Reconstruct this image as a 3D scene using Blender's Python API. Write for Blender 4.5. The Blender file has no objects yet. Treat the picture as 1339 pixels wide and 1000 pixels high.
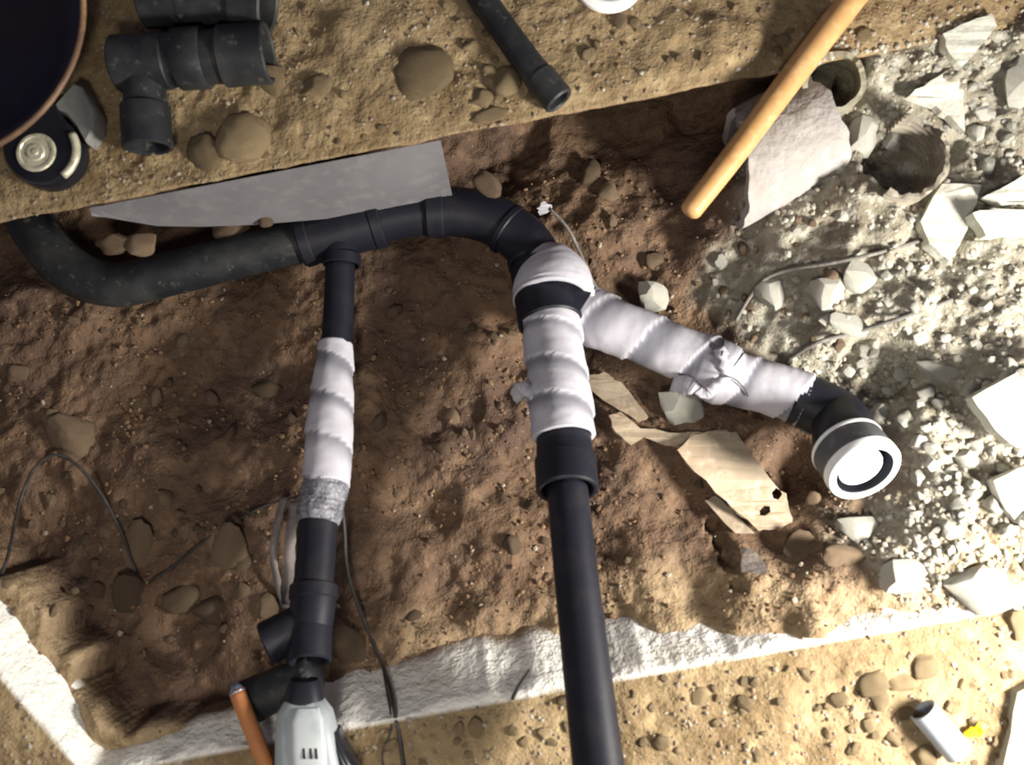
import bpy, bmesh, math, random
import numpy as np
from mathutils import Vector, Matrix, noise as mnoise
from mathutils.geometry import tessellate_polygon

random.seed(7); rng = np.random.default_rng(7)
sc = bpy.context.scene
C = sc.collection

# ------------------------------------------------------------------ camera, light, exposure
W, Hh, F = 1339.0, 1000.0, 1140.0
CAM_H, TILT = 1.30, math.radians(6.0)
cam_d = bpy.data.cameras.new('camera'); cam = bpy.data.objects.new('camera', cam_d); C.objects.link(cam)
cam_d.sensor_width = 36.0; cam_d.lens = F * 36.0 / W; cam_d.clip_start = 0.02
cam.location = (0, 0, CAM_H); cam.rotation_euler = (TILT, 0, 0)
sc.camera = cam
cam_d.dof.use_dof = True; cam_d.dof.focus_distance = 2.4; cam_d.dof.aperture_fstop = 4.6   # the photograph is slightly out of focus

world = bpy.data.worlds.new('world'); sc.world = world; world.use_nodes = True
world.node_tree.nodes['Background'].inputs[0].default_value = (0.86, 0.80, 1.0, 1)
world.node_tree.nodes['Background'].inputs[1].default_value = 0.145

def lamp(name, loc, target, power, size, col):
    d = bpy.data.lights.new(name, 'AREA'); d.shape = 'DISK'; d.size = size; d.energy = power; d.color = col
    o = bpy.data.objects.new(name, d); C.objects.link(o); o.location = loc
    o.rotation_euler = (Vector(target) - Vector(loc)).to_track_quat('-Z', 'Y').to_euler()
    return o
lamp('work_lamp', (1.16, -0.27, 0.60), (0.0, -0.02, -0.2), 57, 0.28, (1.0, 0.95, 0.86))
lamp('overhead_fill', (-0.22, -0.58, 1.5), (-0.1, -0.6, 0.0), 11.5, 0.3, (1.0, 0.93, 0.80))  # added fill light, no known fixture; lifts shadows and the near slab face

vs = sc.view_settings
vs.view_transform = 'Standard'; vs.look = 'None'; vs.gamma = 1.0; vs.use_curve_mapping = False
vs.exposure = 0.0

# ------------------------------------------------------------------ pixel <-> world
ct, st = math.cos(TILT), math.sin(TILT)
def P(px, py, z):
    a, b = (px - W/2)/F, -(py - Hh/2)/F
    d = (a, b*ct + st, b*st - ct)
    t = (z - CAM_H)/d[2]
    return Vector((d[0]*t, d[1]*t, z))
def proj(x, y, z):
    dz = z - CAM_H
    yc = y*ct + dz*st; zc = -y*st + dz*ct
    return W/2 + F*x/(-zc), Hh/2 - F*yc/(-zc)
def mpp(z): return (CAM_H - z)/F          # metres per pixel at height z

# ------------------------------------------------------------------ noise
def vnoise(x, y, seed):
    xi = np.floor(x).astype(np.int64); yi = np.floor(y).astype(np.int64)
    fx = x - xi; fy = y - yi
    fx = fx*fx*(3-2*fx); fy = fy*fy*(3-2*fy)
    def h(i, j):
        n = (i*374761393 + j*668265263 + seed*1442695041) & 0x7fffffff
        n = ((n ^ (n >> 13))*1274126177) & 0x7fffffff
        return ((n ^ (n >> 16)) & 0xffff)/32767.5 - 1.0
    return (h(xi, yi)*(1-fx)+h(xi+1, yi)*fx)*(1-fy) + (h(xi, yi+1)*(1-fx)+h(xi+1, yi+1)*fx)*fy
def fbm(x, y, scale, octv=4, seed=1, gain=.5):
    s = 0; a = 1; f = 1/scale
    for k in range(octv):
        s = s + a*vnoise(x*f+17.3*k, y*f-9.1*k, seed+k); a *= gain; f *= 2.03
    return s
def sstep(a, b, x):
    t = np.clip((x-a)/(b-a), 0, 1); return t*t*(3-2*t)

# ------------------------------------------------------------------ slab edge lines (world, z = 0)
FAR_A, FAR_B = P(0, 290, 0), P(1000, 97, 0)
NC = P(112, 1013, 0); NB = P(1270, 803, 0); NL = P(0, 882, 0)
far_dir = (FAR_B - FAR_A).normalized(); far_n = Vector((-far_dir.y, far_dir.x, 0))       # away from the trench
near_dir = (NB - NC).normalized(); near_n = Vector((near_dir.y, -near_dir.x, 0))          # away from the trench
left_dir = (NL - NC).normalized(); left_n = Vector((-left_dir.y, left_dir.x, 0))
if left_n.x > 0: left_n = -left_n
FACE_D = 0.15
FACE_LEAN = (P(700, 920, 0) - P(700, 822, -FACE_D)).dot(near_n)
FACE_LEAN = abs(FACE_LEAN)

# ------------------------------------------------------------------ trench soil height
CTRL = [(-150,300,-.30),(0,310,-.30),(150,310,-.30),(300,290,-.31),(500,250,-.32),(650,210,-.33),(800,180,-.31),(900,155,-.28),(1000,120,-.2),
 (1080,90,-.06),(1150,60,-.015),(1250,50,.0),(1400,30,.01),(-150,500,-.25),(0,450,-.25),(100,450,-.255),(250,450,-.27),(350,500,-.27),(560,420,-.27),(600,330,-.27),(600,550,-.25),
 (550,650,-.22),(600,750,-.17),(650,830,-.13),(500,760,-.17),(500,850,-.13),(880,650,-.17),(900,750,-.12),(1000,780,-.055),(850,250,-.26),(850,330,-.235),(800,430,-.23),(700,420,-.27),
 (700,600,-.23),(750,700,-.18),(780,800,-.125),
 (1000,250,-.11),(950,330,-.16),(900,400,-.21),(900,470,-.22),(980,510,-.205),(1000,440,-.15),(1050,530,-.18),(1050,300,-.10),(1130,260,-.04),(1150,330,-.035),(1100,420,-.07),(1200,400,-.02),(1150,500,-.07),
 (1050,610,-.19),(980,640,-.16),(1010,690,-.13),(1110,665,-.10),(1170,600,-.075),(1120,600,-.13),(1230,560,-.015),(1250,650,-.01),(1250,720,-.005),(1350,300,.0),(1350,500,.015),(1350,700,.015),(1280,770,.0),
 (1180,760,-.02),(1100,770,-.04),(1070,840,.0),(1010,835,-.02),(1150,812,-.025),(1230,795,-.02),(890,845,-.07),(740,868,-.09),(600,880,-.105),(510,865,-.10),(450,915,-.085),
 (340,950,-.07),(400,900,-.10),(60,650,-.22),(200,700,-.2),(300,720,-.17),(150,800,-.19),(200,870,-.16),(250,875,-.16),(310,885,-.14),(320,820,-.14),(250,800,-.17),(400,750,-.16),(300,620,-.22),(430,640,-.17),(-100,700,-.22),
 (1339,900,-.1),(1339,1050,-.1),(700,1050,-.15),(200,1050,-.12)]
CT = np.array([(*P(a, b, c)[:2], c) for a, b, c in CTRL])
def sd_poly(px, py, pts):
    """signed distance to a closed polygon, positive inside"""
    best = np.full(px.shape, 1e9); ins = np.zeros(px.shape, bool)
    for (x0, y0), (x1, y1) in zip(pts, pts[1:]+pts[:1]):
        dx, dy = x1-x0, y1-y0
        t = np.clip(((px-x0)*dx+(py-y0)*dy)/(dx*dx+dy*dy), 0, 1)
        best = np.minimum(best, np.hypot(px-x0-t*dx, py-y0-t*dy))
        if abs(dy) > 1e-12: ins ^= ((y0 > py) != (y1 > py)) & (px < dx*(py-y0)/dy + x0)
    return np.where(ins, best, -best)
LEDGE = [(-60,700),(0,742),(42,752),(80,790),(84,828),(120,850),(116,888),(150,900),(190,938),(240,928),(285,934),(318,930),(345,960),(360,1100),(-200,1100),(-200,640)]
LEDGE_W = [tuple(P(a, b, -.10)[:2]) for a, b in LEDGE]

def height(x, y):
    x = np.asarray(x, float); y = np.asarray(y, float)
    num = np.zeros(x.shape); den = np.zeros(x.shape)
    for cx, cy, cz in CT:
        w = 1.0/((x-cx)**2+(y-cy)**2+0.0012)**1.7
        num += w*cz; den += w
    z = num/den
    px, py = proj(x, y, z)
    rub = dust_mask(x, y)
    z = z + .012*fbm(x, y, .11, 2, 3) + (.0075+.004*rub)*fbm(x, y, .04, 2, 11) + (.0035+.004*rub)*fbm(x, y, .014, 2, 23)
    # dirt ledge by the left slab edge, dropping off along a ragged line
    d = sd_poly(x, y, LEDGE_W) + .007*fbm(x, y, .03, 2, 31)
    led = sstep(-.002, .007, d)
    z = z*(1-led) + np.maximum(z, -.062 + .007*fbm(x, y, .05, 3, 5))*led
    # hollows: broken pipe mouth, ribbed trough, pit by the stick end, groove, dents
    for hx, hy, r, dep in ((1090,112,34,.075),(1172,222,44,.045),(1040,605,55,.03),(949,692,11,.03),(957,715,11,.035),(962,738,11,.035),(968,768,9,.02),(315,170,0.1,0),(210,830,60,.02),(1160,480,50,.035),
                           (690,470,60,.012),(560,500,70,.015),(390,560,40,.015),(1000,275,20,.02)):
        c = P(hx, hy, -.06); rr = r*mpp(-.06)
        q = np.hypot(x-c.x, y-c.y)/rr
        z = z - dep*(1-sstep(.75, 1.15, q))
    for hx, hy, r, dep in ((1110,262,50,.025),(160,925,42,.036),(215,942,30,.022),(1230,450,30,.012),(1130,470,34,.015),(1270,420,40,.012),(1180,400,26,.012),(620,800,26,.02),(595,660,80,.012),(560,330,50,.015),(250,690,60,.015)):
        c = P(hx, hy, -.1); rr = r*mpp(-.1)
        z = z + dep*np.exp(-((x-c.x)**2+(y-c.y)**2)/(rr*rr))
    # tuck under the slabs
    df = (x-FAR_A.x)*far_n.x + (y-FAR_A.y)*far_n.y
    dn = (x-NC.x)*near_n.x + (y-NC.y)*near_n.y
    dl = (x-NC.x)*left_n.x + (y-NC.y)*left_n.y
    f_on = 1-sstep(.30, .42, x)
    zf = np.where(df > .03, np.minimum(z, -.13-.4*(df-.03)), z); z = z*(1-f_on)+zf*f_on
    n_on = 1-sstep(.72, .80, x)
    dd = np.maximum(dn, dl if False else dn)
    zn = np.where(dd > -.004, np.minimum(z, -.03-.9*(dd+.004)), z)
    zn = np.where((dl > -.004) & (x < NC.x+.05), np.minimum(zn, -.03-.9*np.maximum(dl+.004, 0)), zn)
    z = z*(1-n_on)+zn*n_on
    return z
DUST = [(1235,58),(1150,72),(1020,95),(985,190),(960,300),(930,360),(990,430),(1060,480),(1110,520),(1175,570),(1180,640),(1090,672),(1110,712),(1150,760),(1215,790),(1300,800),(1500,800),(1900,1000),(1900,-100),(1420,50)]
DUST_W = [tuple(P(a, b, -.06)[:2]) for a, b in DUST]
def dust_mask(x, y):
    d = sd_poly(x, y, DUST_W) + .022*fbm(x, y, .06, 3, 41)
    return sstep(-.03, .035, d)

# ------------------------------------------------------------------ materials
def mat(name, col, rough=.8, metal=0.0, spec=.5, tex=None, bump=None, attr=None, rnd=0.0, trans=0):
    """tex: list of (scale, detail, colour2, lo, hi); bump: list of (scale, strength, dist); attr: (name, colour) mixed in by a vertex attribute"""
    m = bpy.data.materials.new(name); m.use_nodes = True
    nt = m.node_tree; n = nt.nodes; L = nt.links
    b = n['Principled BSDF']; b.inputs['Roughness'].default_value = rough; b.inputs['Metallic'].default_value = metal
    b.inputs['Specular IOR Level'].default_value = spec
    rgb = n.new('ShaderNodeRGB'); rgb.outputs[0].default_value = (*col, 1); out = rgb.outputs[0]
    tc = n.new('ShaderNodeTexCoord')
    def mixn(a, b_, fac):
        mx = n.new('ShaderNodeMix'); mx.data_type = 'RGBA'
        L.new(fac, mx.inputs[0]); L.new(a, mx.inputs[6])
        if isinstance(b_, tuple): mx.inputs[7].default_value = (*b_, 1)
        else: L.new(b_, mx.inputs[7])
        return mx.outputs[2]
    def noise(s, d, lo, hi):
        no = n.new('ShaderNodeTexNoise'); no.inputs['Scale'].default_value = s; no.inputs['Detail'].default_value = d; no.inputs['Roughness'].default_value = .6
        L.new(tc.outputs['Object'], no.inputs['Vector'])
        r = n.new('ShaderNodeMapRange'); r.inputs[1].default_value = lo; r.inputs[2].default_value = hi; L.new(no.outputs[0], r.inputs[0]); return r.outputs[0]
    def texs(out, lst):
        for (s, d, c2, lo, hi) in lst: out = mixn(out, c2, noise(s, d, lo, hi))
        return out
    out = texs(out, tex or [])
    if attr:
        for a in attr:
            at = n.new('ShaderNodeAttribute'); at.attribute_name = a[0]
            o2 = n.new('ShaderNodeRGB'); o2.outputs[0].default_value = (*a[1], 1)
            c2 = texs(o2.outputs[0], a[2] if len(a) > 2 else [])
            out = mixn(out, c2, at.outputs['Fac'])
    if rnd:
        oi = n.new('ShaderNodeObjectInfo'); r = n.new('ShaderNodeMapRange'); r.inputs[3].default_value = 1-rnd; r.inputs[4].default_value = 1+rnd
        L.new(oi.outputs['Random'], r.inputs[0]); hs = n.new('ShaderNodeHueSaturation'); L.new(r.outputs[0], hs.inputs['Value']); L.new(out, hs.inputs['Color']); out = hs.outputs[0]
    L.new(out, b.inputs['Base Color'])
    prev = None
    for (s, stren, dist) in (bump or []):
        no = n.new('ShaderNodeTexNoise'); no.inputs['Scale'].default_value = s; no.inputs['Detail'].default_value = 4; L.new(tc.outputs['Object'], no.inputs['Vector'])
        bp = n.new('ShaderNodeBump'); bp.inputs['Strength'].default_value = stren; bp.inputs['Distance'].default_value = dist
        L.new(no.outputs[0], bp.inputs['Height'])
        if prev: L.new(prev, bp.inputs['Normal'])
        prev = bp.outputs[0]
    if prev: L.new(prev, b.inputs['Normal'])
    if trans: b.inputs['Transmission Weight'].default_value = trans
    return m

M = {}
M['soil'] = mat('trench_soil', (.155, .098, .062), .95, spec=.2,
    tex=[(5, 4, (.098, .062, .046), .42, .62), (16, 5, (.22, .145, .09), .52, .72), (55, 4, (.10, .066, .046), .5, .72), (140, 3, (.30, .22, .15), .64, .75)],
    bump=[(60, .7, .012), (220, .6, .004)],
    attr=[('dust', (.28, .26, .205), [(14, 5, (.17, .145, .105), .46, .66), (45, 4, (.42, .41, .35), .5, .7), (130, 3, (.15, .135, .11), .6, .74)]),
          ('tan', (.35, .262, .158), [(30, 4, (.22, .155, .085), .45, .65), (90, 3, (.42, .33, .21), .55, .75)])])
M['slab_dirt'] = mat('slab_dirt', (.285, .21, .118), .95, spec=.2,
    tex=[(7, 4, (.19, .13, .066), .42, .66), (24, 5, (.37, .285, .16), .5, .7), (80, 4, (.17, .12, .065), .54, .72), (160, 3, (.45, .37, .24), .62, .76)],
    bump=[(70, .6, .010), (240, .5, .004)],
    attr=[('cut', (.83, .82, .77), [(9, 4, (.74, .71, .62), .5, .7), (60, 4, (.60, .53, .42), .66, .8)]),
          ('stain', (.21, .135, .078), [(40, 4, (.13, .08, .05), .45, .65), (120, 3, (.32, .23, .14), .6, .75)])])
M['abs'] = mat('black_abs', (.008, .0085, .015), .5, spec=.28, tex=[(20, 4, (.016, .015, .019), .5, .7)], bump=[(90, .08, .002)])
M['abs_dusty'] = mat('dusty_black_abs', (.012, .0135, .017), .55, spec=.35, tex=[(12, 5, (.038, .039, .038), .45, .68), (60, 4, (.09, .085, .07), .6, .75)], bump=[(90, .15, .002)])
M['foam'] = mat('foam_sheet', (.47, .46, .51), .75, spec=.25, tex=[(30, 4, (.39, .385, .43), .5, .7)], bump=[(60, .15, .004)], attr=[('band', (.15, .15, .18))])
M['foam_in'] = mat('foam_crinkled', (.20, .20, .23), .45, spec=.6, tex=[(60, 4, (.10, .10, .12), .45, .6), (110, 3, (.45, .45, .49), .6, .72)], bump=[(80, .8, .008)])
M['pvc'] = mat('white_plastic', (.86, .87, .86), .4, spec=.5, tex=[(30, 3, (.80, .81, .80), .5, .7)])
M['pvc_blue'] = mat('pale_blue_plastic', (.72, .80, .84), .4, spec=.5)
M['grey_rubber'] = mat('grey_rubber', (.085, .09, .095), .6, spec=.4, tex=[(80, 4, (.14, .14, .145), .5, .7)])
M['wood'] = mat('handle_wood', (.50, .285, .115), .5, spec=.4, tex=[(9, 4, (.42, .225, .08), .45, .65), (60, 4, (.56, .34, .155), .5, .7)], bump=[(60, .1, .002)])
M['panel'] = mat('grey_panel', (.17, .165, .175), .6, spec=.4, tex=[(6, 4, (.13, .128, .135), .4, .65), (40, 4, (.19, .187, .19), .5, .7)], bump=[(50, .1, .002)])
M['conc'] = mat('pale_concrete', (.45, .44, .385), .9, spec=.2, tex=[(18, 5, (.36, .345, .29), .45, .66), (90, 4, (.62, .61, .55), .5, .7)], bump=[(90, .5, .006), (25, .4, .012)], rnd=.16)
M['conc_old'] = mat('old_concrete_pipe', (.31, .29, .275), .9, spec=.2, tex=[(10, 5, (.33, .30, .285), .45, .62), (35, 5, (.38, .36, .345), .5, .68), (20, 6, (.28, .23, .20), .60, .72)], bump=[(30, .7, .012), (140, .4, .004)])
M['stone'] = mat('tan_stone', (.33, .245, .14), .9, spec=.25, tex=[(25, 5, (.25, .18, .095), .48, .7), (90, 4, (.44, .34, .21), .55, .72)], bump=[(30, .5, .012), (90, .7, .008)], rnd=.3)
M['soilstone'] = mat('brown_stone', (.24, .17, .11), .9, spec=.25, tex=[(25, 5, (.17, .115, .075), .48, .7), (90, 4, (.34, .25, .18), .58, .75)], bump=[(30, .5, .012), (90, .7, .008)], rnd=.35)
M['pebble'] = mat('pebble', (.18, .11, .065), .9, spec=.2, attr=[('tint', (.43, .41, .345))], tex=[(120, 3, (.28, .19, .11), .5, .7)], bump=[(160, .3, .003)])
M['paper'] = mat('torn_paper', (.38, .31, .225), .85, spec=.25, tex=[(10, 5, (.31, .235, .16), .45, .66), (50, 4, (.48, .405, .31), .52, .7)], bump=[(30, .3, .008)])
M['paper_white'] = mat('pale_scrap', (.55, .49, .43), .85, spec=.25, tex=[(20, 5, (.40, .33, .27), .45, .66)], bump=[(40, .4, .008)])
M['cable'] = mat('black_cable', (.035, .033, .03), .55, spec=.4, tex=[(40, 3, (.08, .07, .06), .5, .7)])
M['steel'] = mat('rusty_grey_rod', (.15, .14, .125), .75, .2, spec=.4, tex=[(40, 4, (.24, .23, .205), .5, .7), (25, 4, (.09, .08, .07), .6, .72)], bump=[(150, .5, .003)])
M['chrome'] = mat('chrome', (.74, .71, .54), .34, .35, tex=[(60, 3, (.40, .38, .24), .5, .68)])
M['black_gloss'] = mat('black_case', (.010, .011, .016), .25, spec=.5)
M['grey_case'] = mat('grey_case', (.20, .20, .19), .6, spec=.4, tex=[(50, 4, (.15, .15, .14), .5, .7)])
M['tub'] = mat('dark_tub', (.012, .007, .012), .5, spec=.4, tex=[(6, 4, (.006, .008, .024), .4, .65)], bump=[(14, .2, .01)])
M['tub_rim'] = mat('brown_rim', (.13, .075, .045), .5, spec=.4, tex=[(15, 4, (.33, .20, .10), .5, .7)])
M['orange'] = mat('orange_rod', (.42, .17, .06), .55, spec=.4, tex=[(30, 4, (.34, .13, .05), .5, .7)])
M['blue_tip'] = mat('blue_grey_tip', (.22, .30, .42), .35, .4)
M['tool'] = mat('grey_tool', (.27, .30, .32), .45, spec=.5, tex=[(20, 4, (.26, .29, .31), .5, .7)], bump=[(60, .1, .003)])
M['tool_light'] = mat('light_grey_tool', (.43, .47, .49), .4, spec=.5, tex=[(20, 4, (.33, .36, .38), .5, .7)])
M['strap'] = mat('grey_strap', (.20, .175, .165), .8, spec=.2, tex=[(40, 4, (.16, .14, .14), .45, .65)], bump=[(60, .3, .004)])
M['yellow'] = mat('yellow_plastic', (.85, .62, .01), .5, spec=.4)
M['grey_pvc'] = mat('grey_pvc', (.40, .45, .51), .5, spec=.4, tex=[(20, 4, (.33, .37, .42), .5, .7)])
M['ribbed'] = mat('ribbed_brown_plastic', (.24, .215, .17), .7, spec=.3, tex=[(20, 4, (.15, .13, .10), .45, .65), (60, 4, (.38, .36, .31), .6, .75)])
M['clay'] = mat('clay_pipe', (.30, .28, .21), .85, spec=.2, tex=[(20, 5, (.20, .18, .13), .45, .65), (50, 4, (.45, .42, .34), .58, .72)], bump=[(60, .4, .006)])
M['joist'] = mat('grey_board', (.30, .29, .25), .8, spec=.3, tex=[(20, 4, (.24, .23, .19), .45, .65)])

# ------------------------------------------------------------------ object helpers
ZERO = Vector((0, 0, 0))
def root_loc(p):
    while p.parent is not None: p = p.parent
    return Vector(p.location)
def obj(name, vf, m, parent=None, loc=None, smooth=True, attrs=None, label=None):
    v, f = vf
    o_off = root_loc(parent) if parent is not None else (Vector(loc) if loc is not None else ZERO)
    me = bpy.data.meshes.new(name)
    arr = np.asarray([tuple(q) for q in v], dtype=float) - np.array(o_off)
    me.from_pydata(arr.tolist(), [], f); me.update()
    if smooth:
        me.polygons.foreach_set('use_smooth', np.ones(len(me.polygons), dtype=bool))
    if attrs:
        for k, a in attrs.items():
            at = me.attributes.new(k, 'FLOAT', 'POINT'); at.data.foreach_set('value', np.asarray(a, dtype=np.float32))
    me.materials.append(m)
    o = bpy.data.objects.new(name, me); C.objects.link(o)
    if parent is not None: o.parent = parent
    elif loc is not None: o.location = o_off
    if label: o['label'] = label
    return o
def tag(o, label, cat, group=None):
    o['label'] = label; o['category'] = cat
    if group: o['group'] = group
    return o
def thing(name, label, cat, loc, group=None):
    o = bpy.data.objects.new(name, None); C.objects.link(o); o.location = loc; o.empty_display_size = .02
    return tag(o, label, cat, group)
def sharp(o, ang=40):
    o.data.set_sharp_from_angle(angle=math.radians(ang)); return o

def catmull(pts, n=8):
    pts = [Vector(p) for p in pts]; out = []
    k = len(pts[0])
    ext = [pts[0]*2-pts[1]] + pts + [pts[-1]*2-pts[-2]]
    for i in range(1, len(ext)-2):
        p0, p1, p2, p3 = ext[i-1:i+3]
        for j in range(n):
            t = j/n
            out.append(.5*((2*p1)+(p2-p0)*t+(2*p0-5*p1+4*p2-p3)*t*t+(3*p1-p0-3*p2+p3)*t**3))
    out.append(pts[-1]); return out
def frames(pts):
    T = []
    for i in range(len(pts)):
        a = pts[max(i-1, 0)]; b = pts[min(i+1, len(pts)-1)]
        d = b-a
        T.append(d.normalized() if d.length > 1e-9 else (T[-1] if T else Vector((0,0,1))))
    u = T[0].orthogonal().normalized(); U = []
    for t in T:
        u = (u - t*u.dot(t)).normalized(); U.append((u, t.cross(u)))
    return T, U
def sweep(pts, rad, seg=24, cap=True, mod=None):
    """rad: list or number. mod(i, j, s, theta, r) -> radius. Returns verts, faces"""
    T, U = frames(pts); V = []; Fc = []
    if not hasattr(rad, '__len__'): rad = [rad]*len(pts)
    s = 0
    for i, p in enumerate(pts):
        if i: s += (p-pts[i-1]).length
        for j in range(seg):
            th = 2*math.pi*j/seg
            r = rad[i] if mod is None else mod(i, j, s, th, rad[i])
            V.append(p + U[i][0]*math.cos(th)*r + U[i][1]*math.sin(th)*r)
    for i in range(len(pts)-1):
        for j in range(seg):
            a = i*seg+j; b = i*seg+(j+1) % seg
            Fc.append((a, b, b+seg, a+seg))
    if cap:
        Fc.append(tuple(range(seg-1, -1, -1))); Fc.append(tuple(range((len(pts)-1)*seg, len(pts)*seg)))
    return V, Fc
def profile(p0, axis, prof, seg=36):
    """revolve (along, radius) pairs around axis from p0 - closed shell"""
    axis = Vector(axis).normalized()
    u = axis.orthogonal().normalized(); w = axis.cross(u)
    V, Fc = [], []
    for a, r in prof:
        for j in range(seg):
            th = 2*math.pi*j/seg
            V.append(Vector(p0)+axis*a+u*math.cos(th)*r+w*math.sin(th)*r)
    n = len(prof)
    for i in range(n-1):
        for j in range(seg):
            a = i*seg+j; b = i*seg+(j+1) % seg
            Fc.append((a, b, b+seg, a+seg))
    return V, Fc
def hub(p0, p1, r_out, r_in, depth):
    """a socket: closed back, open mouth at p1 with wall thickness and depth"""
    ax = (Vector(p1)-Vector(p0)); L = ax.length
    c = .0025
    return profile(p0, ax, [(0, .0005), (0, r_out-c), (c, r_out), (L-c, r_out), (L, r_out-c), (L, r_in+c), (L-c, r_in), (L-depth, r_in), (L-depth, .0005)])
def merge(*vfs):
    V, Fc = [], []
    for v, f in vfs:
        o = len(V); V += list(v); Fc += [tuple(i+o for i in q) for q in f]
    return V, Fc
def pw(pts, n=8):
    """[(px, py, z, width_px)] -> centre points, radii (metres)"""
    w = [Vector((*P(a, b, z), .5*wd*mpp(z))) for a, b, z, wd in pts]
    w4 = catmull(w, n)
    return [Vector(q[:3]) for q in w4], [q[3] for q in w4]
def pipe(pts, n=8, seg=28, mod=None, cap=True):
    p, r = pw(pts, n); return sweep(p, r, seg, cap, mod)
def on_ground(px, py, up=0.0):
    z = -.1
    for _ in range(12):
        p = P(px, py, z); z = .5*z + .5*(float(surf(p.x, p.y)))
    return P(px, py, z+up)
def cord(pts, r, up=None, n=6, seg=8):
    up = r*.8 if up is None else up
    q = catmull([on_ground(a[0], a[1], up + (a[2] if len(a) > 2 else 0)) for a in pts], n)
    return sweep(q, r, seg)
def ribbon(pts, wid, th, twist=0.0, n=6):
    """flat strip with thickness along 3D points"""
    q = catmull(pts, n); T, _ = frames(q); V, Fc = [], []
    for i, p in enumerate(q):
        t = T[i]; side = t.cross(Vector((0, 0, 1)))
        side = side.normalized() if side.length > 1e-5 else Vector((1, 0, 0))
        side = Matrix.Rotation(twist*math.sin(i*.55), 3, t) @ side
        nn = side.cross(t).normalized()
        w = (wid[min(int(i/len(q)*len(wid)), len(wid)-1)] if hasattr(wid, '__len__') else wid)/2*(1+.12*math.sin(i*2.1))
        V += [p-side*w-nn*th/2, p+side*w-nn*th/2, p+side*w+nn*th/2, p-side*w+nn*th/2]
    for i in range(len(q)-1):
        for j in range(4):
            a = i*4+j; b = i*4+(j+1) % 4; Fc.append((a, b, b+4, a+4))
    Fc.append((3, 2, 1, 0)); k = (len(q)-1)*4; Fc.append((k, k+1, k+2, k+3))
    return V, Fc
def slabshape(pxy, z, th, jit=.003, holes=None, tilt=(0, 0), bow=0.0, seed=0, conform=None):
    """plate with thickness from a photo outline, laid at height z (top), subdivided edge with ragged rim"""
    r = random.Random(seed)
    def dens(loop, k=3):
        out = []
        for i in range(len(loop)):
            a, b = loop[i], loop[(i+1) % len(loop)]
            for j in range(k):
                t = j/k; e = 1.6 if j else .4
                out.append((a[0]*(1-t)+b[0]*t+r.uniform(-e, e), a[1]*(1-t)+b[1]*t+r.uniform(-e, e)))
        return out
    loops = [dens(pxy)] + [dens(h, 1) for h in (holes or [])]
    cx = sum(a for a, b in pxy)/len(pxy); cy = sum(b for a, b in pxy)/len(pxy); c0 = P(cx, cy, z)
    if conform is not None:                       # lie on the best fitting plane of the ground below
        g = [on_ground(cx+(a-cx)*k, cy+(b-cy)*k) for a, b in pxy for k in (.25, .5, .75, 1.0)]
        A_ = np.array([[q.x, q.y, 1] for q in g]); zz = np.array([q.z for q in g])
        pl = np.linalg.lstsq(A_, zz, rcond=None)[0]; res = (zz-A_@pl).max()
        z = pl[0]*c0.x+pl[1]*c0.y+pl[2]+th+conform+.75*res; c0 = P(cx, cy, z); tilt = (pl[0]+tilt[0], pl[1]+tilt[1])
    tops, bots = [], []
    for lp in loops:
        t_, b_ = [], []
        for a, b in lp:
            p = P(a, b, z); d = p-c0
            dz = tilt[0]*d.x + tilt[1]*d.y + bow*(d.length_squared) + r.uniform(-jit, jit)
            q = P(a, b, z+dz); t_.append(q)
            s = 1.0 + r.uniform(-.03, .06)
            b_.append(Vector((c0.x+(q.x-c0.x)*s, c0.y+(q.y-c0.y)*s, q.z-th)))
        tops.append(t_); bots.append(b_)
    V, Fc = [], []
    tris = tessellate_polygon([[Vector((q.x, q.y, 0)) for q in lp] for lp in tops])
    flat_t = [q for lp in tops for q in lp]; flat_b = [q for lp in bots for q in lp]
    n = len(flat_t); V = flat_t + flat_b
    for t in tris:
        a, b, c = (flat_t[i] for i in t)
        up = (b-a).cross(c-a).z > 0
        t = tuple(t) if up else tuple(reversed(t))
        Fc.append(t); Fc.append(tuple(i+n for i in reversed(t)))
    k = 0
    for lp in tops:
        m_ = len(lp)
        area = sum(lp[i].x*lp[(i+1) % m_].y-lp[(i+1) % m_].x*lp[i].y for i in range(m_))
        for i in range(m_):
            a, b = k+i, k+(i+1) % m_
            Fc.append((a, a+n, b+n, b) if area > 0 else (a, b, b+n, a+n))
        k += m_
    return V, Fc, c0

# ------------------------------------------------------------------ ground and slabs
STEP = .0052
gx = np.arange(-1.25, 1.35, STEP); gy = np.arange(-.85, .85, STEP)
X, Y = np.meshgrid(gx, gy)
Z = height(X, Y)
nx, ny = len(gx), len(gy)
def grid_faces(nx, ny, off=0):
    i = np.arange(nx-1)[None, :] + nx*np.arange(ny-1)[:, None]
    return np.stack([i, i+1, i+1+nx, i+nx], -1).reshape(-1, 4)+off
dustv = dust_mask(X, Y).ravel()
ledv = sstep(-.002, .010, sd_poly(X, Y, LEDGE_W) + .007*fbm(X, Y, .03, 2, 31))
dnv = (X-NC.x)*near_n.x + (Y-NC.y)*near_n.y
tanv = np.clip(ledv + sstep(-.16, -.05, dnv + .03*fbm(X, Y, .08, 3, 77))*.75*sstep(.0, .12, X+.25), 0, 1).ravel()
ground = obj('ground', (np.stack([X.ravel(), Y.ravel(), Z.ravel()], 1), grid_faces(nx, ny).tolist()), M['soil'], attrs={'dust': dustv, 'tan': tanv})
ground['kind'] = 'structure'

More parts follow.
